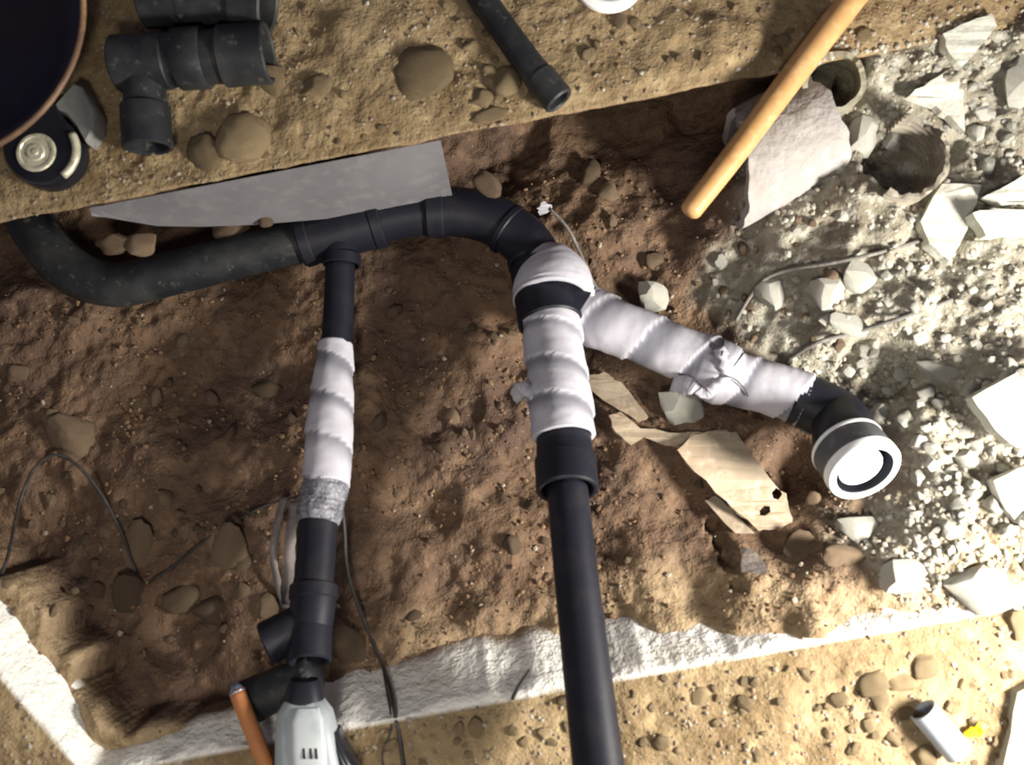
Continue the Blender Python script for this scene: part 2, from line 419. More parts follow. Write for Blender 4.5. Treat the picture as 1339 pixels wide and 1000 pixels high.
def slab_h(x, y, e):
    """dirt on the slabs; e = distance from the edge"""
    k = sstep(0, .03, e)
    b = 0
    for hx, hy, r, h in ((950, 58, 44, .016), (1050, 40, 30, .008), (880, 40, 24, .008), (455, 40, 26, .007), (410, 150, 40, .007), (1000, 920, 60, .008), (620, 960, 60, .008)):
        c = P(hx, hy, 0); rr = r*mpp(0)
        b = b + h*np.exp(-(((x-c.x)**2+(y-c.y)**2)/(rr*rr))**2)
    return k*(b+.005*fbm(x, y, .12, 2, 51)+.004+.0035*fbm(x, y, .035, 2, 61)+.0018*fbm(x, y, .012, 2, 71)) 
def build_slab(line, normals, us, vs_, name, face, far=False, cap=None):
    """line(u)->point, n(u)->outward vector; grid over u, v plus a cut face below the edge"""
    rows = []; cuts = []; stains = []
    Lp = np.array([line(u)[:2] for u in us]); Np = np.array([normals(u)[:2] for u in us])
    for (lean, z) in face:              # bottom of the face first, in trench direction
        wob = .004*fbm(Lp[:, 0], Lp[:, 1], .05, 3, 91)*(1 if z < -.001 else .25)
        lv = np.full(len(us), lean) if cap is None else np.minimum(lean, cap)
        rows.append(np.column_stack([Lp - Np*(lv + wob).reshape(-1, 1), np.full(len(us), z)+wob*.5*(z < -.001)]))
        cuts.append(np.ones(len(us))*(0 if far else 1))
        stains.append(np.ones(len(us)) if far else np.clip(sstep(0, -.03, z - np.where(us < 0, -.060, np.where(us < .27, -.018-.042*np.clip((us-.03)/.2, 0, 1), -.095)) + .012*fbm(Lp[:, 0], Lp[:, 1], .06, 3, 95)), 0, 1))
    for v in vs_:
        p = Lp + Np*v
        rows.append(np.column_stack([p, slab_h(p[:, 0], p[:, 1], np.full(len(us), v))]))
        c = (0 if far else 1)*np.clip(1.0-v/.004+.6*fbm(p[:, 0], p[:, 1], .03, 2, 97), 0, 1)*(v < .012)
        cuts.append(c); stains.append(np.zeros(len(us)))
    A = np.concatenate(rows); n = len(us); m_ = len(rows)
    f = grid_faces(n, m_)
    o = obj(name, (A, f.tolist()), M['slab_dirt'], attrs={'cut': np.concatenate(cuts), 'stain': np.concatenate(stains)})
    o['kind'] = 'structure'
    bm = bmesh.new(); bm.from_mesh(o.data); bmesh.ops.recalc_face_normals(bm, faces=bm.faces)
    up = sum(fc.normal.z*fc.calc_area() for fc in bm.faces)
    if up < 0: bmesh.ops.reverse_faces(bm, faces=bm.faces)
    bm.to_mesh(o.data); bm.free()
    return o
vfine = list(np.arange(0, .62, .006)) + [.66, .72, .8, .95, 1.2]
us = np.arange(-.75, 2.2, .006)
build_slab(lambda u: FAR_A + far_dir*u, lambda u: far_n, us, vfine, 'floor', [(-.16, -.105), (-.09, -.09), (-.045, -.055), (-.014, -.018), (0, -.004)], far=True)
# near slab: polyline left -> corner -> right with a mitred corner
mit = (near_n + left_n); mit = mit/(mit.dot(near_n))
def nline(u): return NC + near_dir*u if u >= 0 else NC + left_dir*(-u)
def nnorm(u):
    t = min(abs(u)/.25, 1.0); b = near_n if u >= 0 else left_n
    return mit*(1-t) + b*t
us2 = np.arange(-.9, 2.0, .006)
build_slab(nline, nnorm, us2, vfine[:70]+[.5, .65, .9], 'floor', [(FACE_LEAN*1.05*k/12 + .004*(1-k/12), -.004-(FACE_D-.004)*k/12) for k in range(12, -1, -1)], cap=FACE_LEAN*(.50 + .6*sstep(.26, .34, us2)))

def surf(x, y):
    """walkable height: slab top or trench soil"""
    xa, ya = np.asarray(x, float), np.asarray(y, float)
    df = (xa-FAR_A.x)*far_n.x + (ya-FAR_A.y)*far_n.y
    dn = (xa-NC.x)*near_n.x + (ya-NC.y)*near_n.y
    dl = (xa-NC.x)*left_n.x + (ya-NC.y)*left_n.y
    ix = np.clip(((xa-gx[0])/STEP).astype(int), 0, nx-1); iy = np.clip(((ya-gy[0])/STEP).astype(int), 0, ny-1)
    z = Z[iy, ix]
    e = np.maximum(df, np.maximum(dn, dl))
    zs = slab_h(xa, ya, np.maximum(e, 0))
    near_face = np.maximum(dn, dl)
    zface = np.where((near_face <= 0) & (near_face > -FACE_LEAN), near_face/FACE_LEAN*FACE_D*.95, -9)
    return np.where(e > 0, np.maximum(z, zs), np.maximum(z, zface))

# smooth grey face lining the far wall
def far_pt(px): return FAR_A + far_dir*((P(px, 0, 0).x-FAR_A.x)/far_dir.x)
nin = -far_n
pv, pf = [], []
cols = [(128, .012), (141, .022), (165, .05), (188, .076), (240, .105), (302, .130), (380, .152), (450, .170), (520, .185), (577, .196)]
for px, dep in cols:
    b = far_pt(px); ln = .036*dep/.196
    pv += [b+nin*.003+Vector((0, 0, -.006)), b+nin*(.010+ln*.05)+Vector((0, 0, -.009)), b+nin*(.012+ln)+Vector((0, 0, -dep)), b+nin*(ln-.012)+Vector((0, 0, -dep))]
for k in range(len(cols)-1):
    for e in range(4):
        a = k*4+e; b = k*4+(e+1) % 4; pf.append((a, a+4, b+4, b))
pf += [(0, 1, 2, 3), (len(pv)-1, len(pv)-2, len(pv)-3, len(pv)-4)]
c = (far_pt(128)+far_pt(577))/2
pnl = obj('edge_panel', (pv, pf), M['panel'], loc=c+Vector((0, 0, -.2)), smooth=False)
tag(pnl, 'smooth grey panel lining the trench wall below the far slab edge', 'panel')

# ------------------------------------------------------------------ the drain pipework (glued together: one thing)
root = thing('drain_pipework', 'assembly of black drain pipes partly wrapped in white foam lying in the trench', 'pipework', P(445, 320, -.26))
ABS, FOAM = M['abs'], M['foam']
def ring(px, py, z, d, r, w=.016, name='hub', parent=root, m=ABS):
    d = Vector(d).normalized(); c = P(px, py, z)
    return sharp(obj(name, profile(c-d*w/2, d, [(0, r*.9), (0, r-.002), (.002, r), (w-.002, r), (w, r-.002), (w, r*.9)]), m, parent))
# main run: sweep from the left wall, tee, long bend
obj('bend', pipe([(30,272,-.235,60),(50,305,-.225,62),(90,352,-.22,62),(150,372,-.215,60),(225,357,-.21,59),(320,333,-.205,58),(410,312,-.20,58)], 10), M['abs_dusty'], root)
obj('pipe', pipe([(480,293,-.20,60),(520,283,-.20,60),(560,277,-.20,60)], 6), ABS, root)
tb = obj('tee', merge(pipe([(392,317,-.20,66),(430,307,-.20,69),(470,296,-.20,69),(500,289,-.20,66)], 5), pipe([(442,305,-.20,52),(446,335,-.193,48)], 4)), ABS, root)
sharp(tb)
ring(400, 314, -.20, P(470,296,-.2)-P(392,317,-.2), .047, .02, 'collar', tb); ring(492, 291, -.20, P(470,296,-.2)-P(392,317,-.2), .047, .02, 'collar', tb)
ring(447, 340, -.193, P(445,360,-.19)-P(446,330,-.193), .033, .02, 'collar', tb)
eb = obj('elbow', pipe([(556,277,-.20,66),(600,277,-.20,66),(645,288,-.198,67),(682,312,-.195,68),(702,340,-.185,68),(708,358,-.178,66)], 8), ABS, root)
ring(570, 277, -.20, P(600,277,-.2)-P(556,278,-.2), .046, .03, 'collar', eb); ring(664, 300, -.196, P(690,320,-.19)-P(645,288,-.198), .047, .012, 'collar', eb)
# wye body and its foam hood
wx0, wx1 = P(703, 345, -.185), P(722, 425, -.130)
wax = (wx1-wx0).normalized()
wy = obj('wye', merge(hub(P(708,352,-.178), P(720,424,-.136), .0545, .046, .02), pipe([(722,385,-.165,80),(760,408,-.163,76)], 4)), ABS, root, label='black wye fitting half hidden in foam')
sharp(wy)
ring(695, 343, -.185, wax, .042, .014, 'collar', wy)

def wrap(pts, pitch, amp, seed, n=14, seg=40, flare=0.0, band=.35):
    p, r = pw(pts, n)
    T, U = frames(p)
    V, Fc, B = [], [], []
    s = 0; rr = random.Random(seed); L = sum((p[i]-p[i-1]).length for i in range(1, len(p)))
    for i, q in enumerate(p):
        if i: s += (q-p[i-1]).length
        for j in range(seg):
            th = 2*math.pi*j/seg
            ph = (s/pitch + th/(2*math.pi)) % 1.0
            k = r[i] + amp*(ph-.5) +   .0016*mnoise.noise(Vector((s*35+seed, math.cos(th)*1.6, math.sin(th)*1.6))) + .0007*mnoise.noise(Vector((s*110+seed, math.cos(th)*2, math.sin(th)*2)))
            e = min(s, L-s)
            k += flare*max(0, 1-e/.012)
            V.append(q + (U[i][0]*math.cos(th)+U[i][1]*math.sin(th))*k)
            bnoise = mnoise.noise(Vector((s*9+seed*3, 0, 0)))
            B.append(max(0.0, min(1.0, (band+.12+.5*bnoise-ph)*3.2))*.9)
    for i in range(len(p)-1):
        for j in range(seg):
            a = i*seg+j; b = i*seg+(j+1) % seg; Fc.append((a, b, b+seg, a+seg))
    # inner lip so that the open ends have thickness
    off = len(V)
    for i in (0, len(p)-1):
        for j in range(seg):
            V.append(p[i] + (V[i*seg+j]-p[i])*.86); B.append(.3)
    for k, i in enumerate((0, len(p)-1)):
        for j in range(seg):
            a = i*seg+j; b = i*seg+(j+1) % seg; c = off+k*seg+(j+1) % seg; d = off+k*seg+j
            Fc.append((b, a, d, c) if k == 0 else (a, b, c, d))
    return (V, Fc), B
def foam(name, pts, pitch, amp, seed, parent=root, label=None, **k):
    vf, B = wrap(pts, pitch, amp, seed, **k)
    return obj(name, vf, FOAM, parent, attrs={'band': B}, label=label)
# hood around the wye mouth (foam sheet folded over it)
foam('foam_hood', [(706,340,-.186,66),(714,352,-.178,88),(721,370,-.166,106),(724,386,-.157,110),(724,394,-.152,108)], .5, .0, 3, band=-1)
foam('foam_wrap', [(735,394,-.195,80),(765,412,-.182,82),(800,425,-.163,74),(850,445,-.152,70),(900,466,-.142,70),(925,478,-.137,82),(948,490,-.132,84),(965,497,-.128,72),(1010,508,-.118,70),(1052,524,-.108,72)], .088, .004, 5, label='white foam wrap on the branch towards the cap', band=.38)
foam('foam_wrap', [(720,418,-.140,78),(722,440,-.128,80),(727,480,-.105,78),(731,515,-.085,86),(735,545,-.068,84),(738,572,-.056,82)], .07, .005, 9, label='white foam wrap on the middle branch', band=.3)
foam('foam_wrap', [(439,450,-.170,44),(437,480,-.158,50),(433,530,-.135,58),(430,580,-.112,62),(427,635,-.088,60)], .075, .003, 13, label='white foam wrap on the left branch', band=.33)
# loose flap on the middle wrap
obj('foam_flap', ribbon([P(700,515,-.055), P(686,508,-.06), P(677,512,-.075), P(682,522,-.09)], .022, .003, .3), M['foam'], root, attrs=None)
# middle branch: socket and riser
sk0, sk1 = P(736, 560, -.066), P(742, 642, -.018)
skt = obj('socket', merge(hub(P(739,600,-.044), sk1, 41*mpp(-.02), 33*mpp(-.02), .035), pipe([(733,540,-.078,72),(737,575,-.058,72),(740,606,-.040,78)], 4)), ABS, root, label='black socket at the end of the foam wrap'); sharp(skt)
for k in range(5):
    c = P(736+k*5, 613, -.0) ; 
obj('raised_mark', merge(*[sweep([P(738+k*6, 613-.4*k, .0075), P(741+k*6, 613-.4*k, .0075)], .0012, 6) for k in range(4)]), M['pvc'], skt)
obj('riser_pipe', pipe([(741,628,-.030,53),(752,740,.02,57),(768,880,.075,62),(783,1010,.125,66),(800,1160,.185,72)], 8), ABS, root, label='long black pipe rising over the near slab edge')
# left branch
obj('pipe', pipe([(445,340,-.193,39),(443,400,-.182,40),(439,460,-.165,40)], 5), ABS, root)
cp = obj('coupling_wrap', pipe([(427,628,-.090,56),(425,640,-.086,60),(421,655,-.080,57),(418,672,-.073,58),(416,684,-.068,52)], 6, mod=lambda i, j, s, th, r: r + .0015*math.sin(s*700+2*math.sin(th*3))), M['foam_in'], root, label='crinkled grey clear wrap around a coupling')
obj('pipe', pipe([(417,676,-.072,50),(413,730,-.050,50),(409,775,-.030,50)], 5), ABS, root)
ax = P(404,860,.005)-P(413,730,-.05)
h2 = obj('tee', merge(pipe([(411,765,-.034,56),(409,790,-.024,58),(406,820,-.012,56)], 4), hub(P(406,812,-.016), P(404,866,.012), 28*mpp(0), 22*mpp(0), .03),
        hub(P(404,812,-.020), P(347,842,-.006), 28*mpp(0), 23*mpp(0), .03)), ABS, root, label='black tee with two open mouths at the near end'); sharp(h2)
ring(410, 775, -.030, ax, .036, .022, 'collar', h2)
# branch to the cap: elbow, collar, cap
ca = Vector((.17, -.66, .70)).normalized()
cf = P(1129, 614, .000)                         # centre of the cap's front
cr = 49*mpp(0.0)
cb = cf - ca*.050
e0, e1 = P(1040, 520, -.112), P(1068, 531, -.104)
el = [e0, e1, P(1096, 548, -.088), cb - ca*.012 + Vector((.002, .004, 0)), cb + ca*.01]
elr = [36*mpp(-.1)]*2 + [37*mpp(-.09), 40*mpp(-.06), 41*mpp(-.05)]
q4 = catmull([Vector((*p, r)) for p, r in zip(el, elr)], 8)
obj('elbow', sweep([Vector(v[:3]) for v in q4], [v[3] for v in q4], 32), ABS, root)
obj('foam_tail', ribbon([P(1030,548,-.125), P(1048,558,-.13), P(1062,564,-.125)], .012, .004, .2), M['grey_rubber'], root)
cl = obj('cap', profile(cb, ca, [(0, cr*.80), (0, cr*.97), (.003, cr), (.044, cr), (.044, cr*.8)], 48), M['grey_rubber'], root, label='dark grey collar with a white test cap'); sharp(cl)
sharp(obj('rim', profile(cb, ca, [(-.003, cr*.80), (-.003, cr*1.0), (.002, cr*1.015), (.004, cr*1.0), (.004, cr*.9)], 48), M['pvc'], cl))
sharp(obj('rim', profile(cb, ca, [(.040, cr*.85), (.040, cr*1.02), (.052, cr*1.02), (.055, cr*.98), (.055, cr*.80), (.053, cr*.775), (.040, cr*.77)], 48), M['pvc'], cl, label='white front rim'))
sharp(obj('recess', profile(cb, ca, [(.028, cr*.50), (.028, cr*.755), (.0535, cr*.765), (.0545, cr*.79)], 48), M['abs'], cl, label='slot around the disc, its shade painted as a black lining'))  # black lining paints the shade inside the gap of the white rim
off = (Vector((-.0040, .0030, 0)) - ca*ca.dot(Vector((-.0040, .0030, 0))))
sharp(obj('disc', profile(cb+off, ca, [(.026, cr*.60), (.046, cr*.62), (.048, cr*.60), (.048, .0005)], 48), M['pvc_blue'], cl, label='pale blue white disc'))
# ties and knot on the branch wrap
for k, (cx, cy, tw) in enumerate(((938, 484, .25), (952, 492, -.15))):
    d = (P(965,497,-.128)-P(925,478,-.137)).normalized(); d = (Matrix.Rotation(tw, 3, 'Z') @ d)
    c = P(cx, cy, -.135); u = d.orthogonal().normalized(); w = d.cross(u)
    loop = [c + (u*math.cos(t)+w*math.sin(t))*(.054+.0015*math.sin(3*t)) for t in np.linspace(0, 2*math.pi, 30)]
    obj('tie_wire', sweep(loop, .0013, 6), M['cable'], root)
obj('tie_wire', sweep(catmull([P(905,516,-.085), P(930,497,-.072), P(955,493,-.072), P(972,506,-.080), P(978,518,-.09)], 6), .0012, 6), M['cable'], root)
obj('foam_knot', ribbon([P(880,500,-.13), P(905,505,-.105), P(925,512,-.10), P(940,500,-.085), P(950,478,-.08), P(940,455,-.09)], [.03, .024, .02, .026, .02], .005, .5), M['foam'], root)

# ------------------------------------------------------------------ wooden handle, old pipes
hp = catmull([P(904, 274, .010), P(960, 202, .018), P(1040, 95, .03), P(1125, -16, .042), P(1230, -150, .055)], 8)
wh = obj('wooden_handle', sweep([hp[0]+(hp[1]-hp[0]).normalized()*d for d in (-.010, -.0085, -.005)]+hp, [.006, .011, .0150]+[.0168+.006*i/len(hp) for i in range(len(hp))], 32), M['wood'], loc=P(904, 274, -.01))
tag(wh, 'round light wooden tool handle leaning across the far trench edge', 'handle')

def broken_pipe(p0, p1, r, th, mat_, name, label, cat, seed, rag=.02, a0=0, a1=2*math.pi, seg=48, rings=14, rib=0.0, obl=0.0):
    rr = random.Random(seed); ax = Vector(p1)-Vector(p0); L = ax.length; ax.normalize()
    u = Vector((0, 0, 1)).cross(ax).normalized(); w = ax.cross(u)
    V, Fc = [], []; full = abs(a1-a0-2*math.pi) < 1e-3
    ns = seg if full else seg+1
    for lay in (0, 1):
        for i in range(rings+1):
            for j in range(ns):
                t = a0+(a1-a0)*j/seg
                rag0 = rag*(mnoise.noise(Vector((math.cos(t)*2, math.sin(t)*2, seed)))+.6*mnoise.noise(Vector((math.cos(t)*6, math.sin(t)*6, seed+5))))
                rag1 = rag*(mnoise.noise(Vector((math.cos(t)*2, math.sin(t)*2, seed+9)))+.6*mnoise.noise(Vector((math.cos(t)*6, math.sin(t)*6, seed+15))))
                f = i/rings; a = f*L + (rag0 + obl*math.cos(t))*(1-f) + rag1*f
                k = r-th*lay + .002*mnoise.noise(Vector((a*30, t*3, seed))) + rib*math.sin(a*2*math.pi/.014)
                V.append(Vector(p0)+ax*a+(u*math.cos(t)+w*math.sin(t))*k)
    N = (rings+1)*ns
    lim = ns if full else ns-1
    for i in range(rings):
        for j in range(lim):
            a = i*ns+j; b = i*ns+(j+1) % ns
            Fc.append((a, b, b+ns, a+ns)); Fc.append((a+N+ns, b+N+ns, b+N, a+N))
    for j in range(lim):
        b = (j+1) % ns
        Fc.append((j, j+N, b+N, b)); k = rings*ns; Fc.append((k+j, k+b, k+b+N, k+j+N))
    if not full:
        for i in range(rings):
            for j in (0, ns-1):
                a = i*ns+j; Fc.append((a, a+ns, a+ns+N, a+N) if j == 0 else (a, a+N, a+ns+N, a+ns))
    o = obj(name, (V, Fc), mat_, loc=Vector(p0)+Vector((0, 0, -r)))
    sharp(o, 50)
    return tag(o, label, cat)
broken_pipe(P(962, 222, -.105), P(1070, 166, -.095), .092, .013, M['conc_old'], 'concrete_pipe', 'broken length of pale concrete pipe under the wooden handle', 'pipe', 3, .012, obl=.036)
broken_pipe(P(1084, 118, -.085), P(1091, 108, -.004), .047, .008, M['clay'], 'clay_pipe', 'broken round pipe mouth beside the wooden handle, open upwards', 'pipe', 8, .010)
broken_pipe(P(1152, 232, -.10), P(1184, 204, .002), .066, .006, M['ribbed'], 'ribbed_pipe', 'ribbed brown pipe mouth half buried in grey rubble', 'pipe', 12, .012, a0=math.radians(-45), a1=math.radians(165), rib=.0024, rings=44)

# ------------------------------------------------------------------ stones and chunks
def rock_mesh(name, seed, sub, facet, m):
    bm = bmesh.new(); bmesh.ops.create_icosphere(bm, subdivisions=sub, radius=1)
    rr = random.Random(seed)
    planes = [(Vector((rr.gauss(0, 1), rr.gauss(0, 1), rr.gauss(0, 1))).normalized(), rr.uniform(.55, .85)) for _ in range(9 if facet else 7 if facet is False else 1)]
    for v in bm.verts:
        c = v.co.copy()
        k = 1+(.15 if facet is None else .30)*mnoise.noise(c*1.1+Vector((seed, 0, 0)))+.10*mnoise.noise(c*2.7+Vector((0, seed, 0)))
        c *= k
        for n, d in planes:
            e = c.dot(n)-d
            if e > 0: c -= n*e*(.97 if facet else .85)
        if not facet: c *= 1+.09*mnoise.noise(c*3.2+Vector((seed, 3, 0)))+.06*mnoise.noise(c*7+Vector((0, 9, seed)))+.04*mnoise.noise(c*15+Vector((4, 0, seed)))
        v.co = c
    me = bpy.data.meshes.new(name); bm.to_mesh(me); bm.free()
    me.polygons.foreach_set('use_smooth', np.ones(len(me.polygons), dtype=bool))
    if facet: me.set_sharp_from_angle(angle=math.radians(24))
    me.materials.append(m); return me
CH = [rock_mesh('concrete_chunk', 10+i, 2, True, M['conc']) for i in range(8)]
STN = [rock_mesh('stone', 40+i, 3, False, M['stone']) for i in range(6)]
BST = [rock_mesh('brown_stone', 60+i, 3, False, M['soilstone']) for i in range(6)]
def rock(name, meshes, px, py, w, h, rot=0, flat=.6, sink=.35, label=None, cat='stone', group=None, k=None, tilt=.25, up=0):
    g = on_ground(px, py); s = mpp(g.z)
    o = bpy.data.objects.new(name, meshes[random.randrange(len(meshes)) if k is None else k])
    C.objects.link(o)
    hz = flat*.5*min(w, h)*s
    o.location = g + Vector((0, 0, hz*(1-sink*2) + up))
    o.scale = (.56*w*s, .56*h*s, hz*1.12)
    o.rotation_euler = (random.uniform(-tilt, tilt), random.uniform(-tilt, tilt), math.radians(-rot))
    return tag(o, label, cat, group)
RND = [rock_mesh('stone', 80+i, 3, None, M['stone']) for i in range(3)]
# named, tell-apart rocks
named = [
 ('concrete_chunk', CH, 1082, 385, 46, 48, 15, .6, 'squarish pale chunk lying above the bent rod in the rubble'),
 ('concrete_chunk', CH, 1125, 362, 48, 44, 40, .6, 'grey white chunk touching the squarish pale chunk'),
 ('concrete_chunk', CH, 1122, 692, 56, 40, 10, .7, 'white rounded concrete chunk just below the capped pipe end'),
 ('concrete_chunk', CH, 1176, 752, 62, 42, -5, .7, 'pale chunk at the tip of the rubble above the white slab edge'),
 ('concrete_chunk', CH, 1275, 768, 92, 60, 10, .6, 'large bright chunk on the slab edge at the right end'),
 ('concrete_chunk', CH, 1330, 110, 40, 62, 0, .7, 'rounded pale chunk at the right frame edge near the far slab'),
 ('concrete_chunk', CH, 1124, 182, 44, 56, 10, .7, 'grey chunk lodged between concrete pipe and ribbed pipe'),
 ('concrete_chunk', CH, 1076, 108, 34, 40, 20, .6, 'pale lump inside the clay pipe mouth'),
 ('concrete_chunk', CH, 1165, 182, 26, 40, 10, .7, 'narrow chunk caught in the ribbed pipe mouth'),
 ('concrete_chunk', CH, 852, 388, 40, 36, 30, .8, 'small split white chunk above the foam wrapped branch'),
 ('concrete_chunk', CH, 890, 535, 58, 44, 20, .7, 'pale lump lying under the foam knot'),
 ('concrete_chunk', CH, 1260, 600, 30, 26, 20, .8, 'small bright chunk to the right of the test cap'),
 ('concrete_chunk', CH, 1010, 385, 40, 44, 0, .6, 'brownish grey chunk left of the squarish pale chunk'),
 ('concrete_chunk', CH, 1112, 425, 60, 26, 25, .6, 'flat chunk just above the lower grey rod'),
 ('concrete_chunk', CH, 1230, 485, 60, 30, 10, .6, 'long pale chunk beside the big white slab fragment'),
 ('stone', RND, 553, 95, 74, 66, 0, .5, 'large round flat stone set in the dirt of the far slab'),
 ('stone', STN, 660, 112, 40, 40, 20, .8, 'rounded tan stone beside the black pipe offcut'),
 ('stone', STN, 640, 92, 26, 22, 20, .7, 'small tan stone behind the rounded stone near the offcut'),
 ('stone', STN, 628, 128, 30, 22, 0, .7, 'small stone between the flat round stone and the offcut'),
 ('stone', STN, 640, 150, 44, 20, -10, .6, 'low tan stone at the far slab edge below the offcut'),
 ('stone', RND, 320, 182, 60, 64, 30, .7, 'smooth tan boulder at the far slab edge below the black fittings'),
 ('stone', RND, 268, 200, 48, 40, 10, .6, 'pale rounded stone beside the tan boulder on the far slab'),
 ('stone', STN, 355, 100, 44, 40, 40, .7, 'tan stone touching the open end of the black tee'),
 ('stone', STN, 412, 112, 40, 26, -20, .6, 'low tan stone right of the black tee'),
 ('brown_stone', BST, 92, 570, 48, 56, -40, .8, 'oval tan stone beside the thin looped cable'),
 ('brown_stone', BST, 24, 488, 28, 24, 20, .8, 'small pale stone at the left frame edge in the trench'),
 ('brown_stone', BST, 203, 518, 16, 20, 10, .8, 'small light pebble in dark soil left of the left branch'),
 ('brown_stone', BST, 350, 508, 34, 26, 0, .7, 'pinkish brown stone left of the left foam wrap'),
 ('brown_stone', BST, 300, 295, 44, 34, 0, .8, 'brown stone between grey panel and black bend'),
 ('brown_stone', BST, 345, 288, 20, 18, 0, .8, 'small pale stone under the grey panel'),
 ('brown_stone', BST, 150, 318, 40, 34, 0, .8, 'brown stone inside the curve of the left bend'),
 ('brown_stone', BST, 185, 320, 40, 30, 0, .8, 'second brown stone inside the curve of the left bend'),
 ('brown_stone', BST, 770, 228, 30, 38, 20, .8, 'pale brown stone on the dark far slope'),
 ('brown_stone', BST, 795, 250, 26, 24, 20, .8, 'light stone right of the pale brown stone on the slope'),
 ('brown_stone', BST, 640, 240, 40, 30, 40, .8, 'grey stone just behind the main pipe elbow'),
 ('brown_stone', BST, 180, 715, 44, 58, 20, .6, 'yellowish brown stone in the lower left of the trench'),
 ('brown_stone', BST, 170, 775, 44, 40, 0, .6, 'tan stone at the end of the looped cable'),
 ('brown_stone', BST, 300, 712, 40, 48, 20, .8, 'light tan lump of stone left of the grey straps'),
 ('brown_stone', BST, 236, 782, 34, 44, 60, .8, 'pale tan lump in the lower left of the trench, right of the looped cable end'),
 ('brown_stone', BST, 318, 735, 22, 20, 0, .8, 'small pale stone just right of the light tan lump'),
 ('brown_stone', BST, 285, 795, 54, 44, 0, .7, 'dark rounded stone in the trench left of the power tool pipe'),
 ('brown_stone', BST, 352, 790, 22, 34, 0, .7, 'small tan stone beside the grey strap'),
 ('brown_stone', BST, 455, 850, 40, 56, -35, .6, 'grey oval stone right of the tee mouths'),
 ('brown_stone', BST, 1110, 728, 64, 32, 10, .7, 'brown rounded stone below the white rounded chunk'),
 ('brown_stone', BST, 1048, 715, 44, 34, 30, .5, 'flat tan stone right of the torn tan sheet'),
 ('stone', STN, 1180, 890, 34, 26, 10, .7, 'pale stone above the grey pipe offcut'),
 ('stone', STN, 1208, 872, 36, 28, 0, .7, 'tan stone topmost of the cluster by the grey offcut'),
 ('stone', STN, 1140, 893, 40, 30, -10, .6, 'broad tan stone left of the cluster by the grey offcut'),
 ('stone', STN, 1148, 915, 24, 28, 0, .7, 'dark grey stone left of the grey offcut'),
 ('stone', STN, 1208, 985, 26, 34, 10, .7, 'pale stone beside the lower side of the grey offcut'),
 ('stone', STN, 1328, 820, 24, 36, 10, .8, 'stone at the right frame edge on the near slab'),
]
for nm, ms, px, py, w, h, rot, fl, lab in named:
    rock(nm, ms, px, py, w*1.08, h*1.08, rot, fl*(1 if ms is CH else .8), .3 if ms is CH else .42, lab)

# large flat shards of broken concrete
def shard(name, pxy, th, mat_, label, cat='fragment', up=.0, jit=.002, holes=None, tilt=(0, 0), bow=0, seed=1, conform=None):
    cx = sum(a for a, b in pxy)/len(pxy); cy = sum(b for a, b in pxy)/len(pxy)
    z = on_ground(cx, cy).z + th*.75 + up
    V, Fc, c0 = slabshape(pxy, z, th, jit, holes, tilt, bow, seed, conform)
    o = obj(name, (V, Fc), mat_, loc=c0-Vector((0, 0, th)), smooth=False)
    return tag(o, label, cat)
CW = mat('white_concrete', (.56, .56, .48), .9, spec=.2, tex=[(15, 5, (.47, .455, .38), .45, .66), (80, 4, (.64, .63, .56), .5, .7)], bump=[(60, .4, .006), (20, .3, .01)])
shard('concrete_shard', [(1190,124),(1216,106),(1250,86),(1260,110),(1262,172),(1240,150),(1215,133)], .016, CW, 'pale triangular concrete shard right of the ribbed pipe', tilt=(.05, .1), seed=2)
shard('concrete_shard', [(1233,44),(1268,28),(1297,18),(1304,34),(1282,60),(1258,86),(1240,68)], .016, CW, 'pale shard just above the triangular shard, farthest back', seed=3)
shard('concrete_shard', [(1204,290),(1232,240),(1284,242),(1272,276),(1262,305),(1243,342),(1215,318)], .022, CW, 'large pale shard below the ribbed pipe', tilt=(.1, 0), seed=4)
shard('concrete_shard', [(1290,255),(1345,225),(1365,262),(1310,268)], .02, CW, 'narrow pale shard at the right frame edge, upper of two', seed=5)
shard('concrete_shard', [(1272,278),(1300,272),(1350,274),(1360,306),(1290,308)], .024, CW, 'flat pale shard at the right frame edge, lower of two', seed=6)
shard('concrete_shard', [(1272,520),(1318,494),(1365,470),(1380,575),(1330,585),(1300,560)], .022, CW, 'big white slab fragment at the right frame edge', seed=7, up=.006)
shard('concrete_shard', [(1300,628),(1350,606),(1380,690),(1330,684),(1310,655)], .018, CW, 'white slab fragment at the right edge level with the test cap', seed=8, up=.004)
# torn tan sheets and scraps
shard('torn_sheet', [(886,588),(908,569),(936,562),(964,566),(984,596),(1008,627),(1027,645),(1038,682),(1014,692),(993,694),(970,674),(951,656),(908,616)], .004, M['paper'], 'large torn tan sheet with two small holes below the branch', 'scrap', .0, .002,
      holes=[[(1009,644),(1014,638),(1020,640),(1023,646),(1018,653),(1011,652)], [(993,668),(999,661),(1007,662),(1008,669),(1001,674),(994,673)]], tilt=(.06, .03), seed=9, conform=.002)
shard('torn_strip', [(766,493),(790,486),(812,500),(848,545),(835,552),(800,530),(768,506)], .004, M['paper'], 'torn tan strip emerging from under the branch', 'scrap', 0, .002, seed=10, conform=.001)
shard('torn_strip', [(796,543),(812,538),(838,560),(890,566),(925,566),(900,588),(870,582),(842,572),(825,582),(805,565)], .004, M['paper'], 'torn tan strip leading to the large torn sheet', 'scrap', 0, .002, seed=11, conform=.001)
shard('paper_scrap', [(968,716),(985,718),(1005,742),(1000,752),(970,748)], .004, M['paper_white'], 'grey beige scrap beside the dark groove in the soil', 'scrap', 0, .001, seed=12, conform=.001)
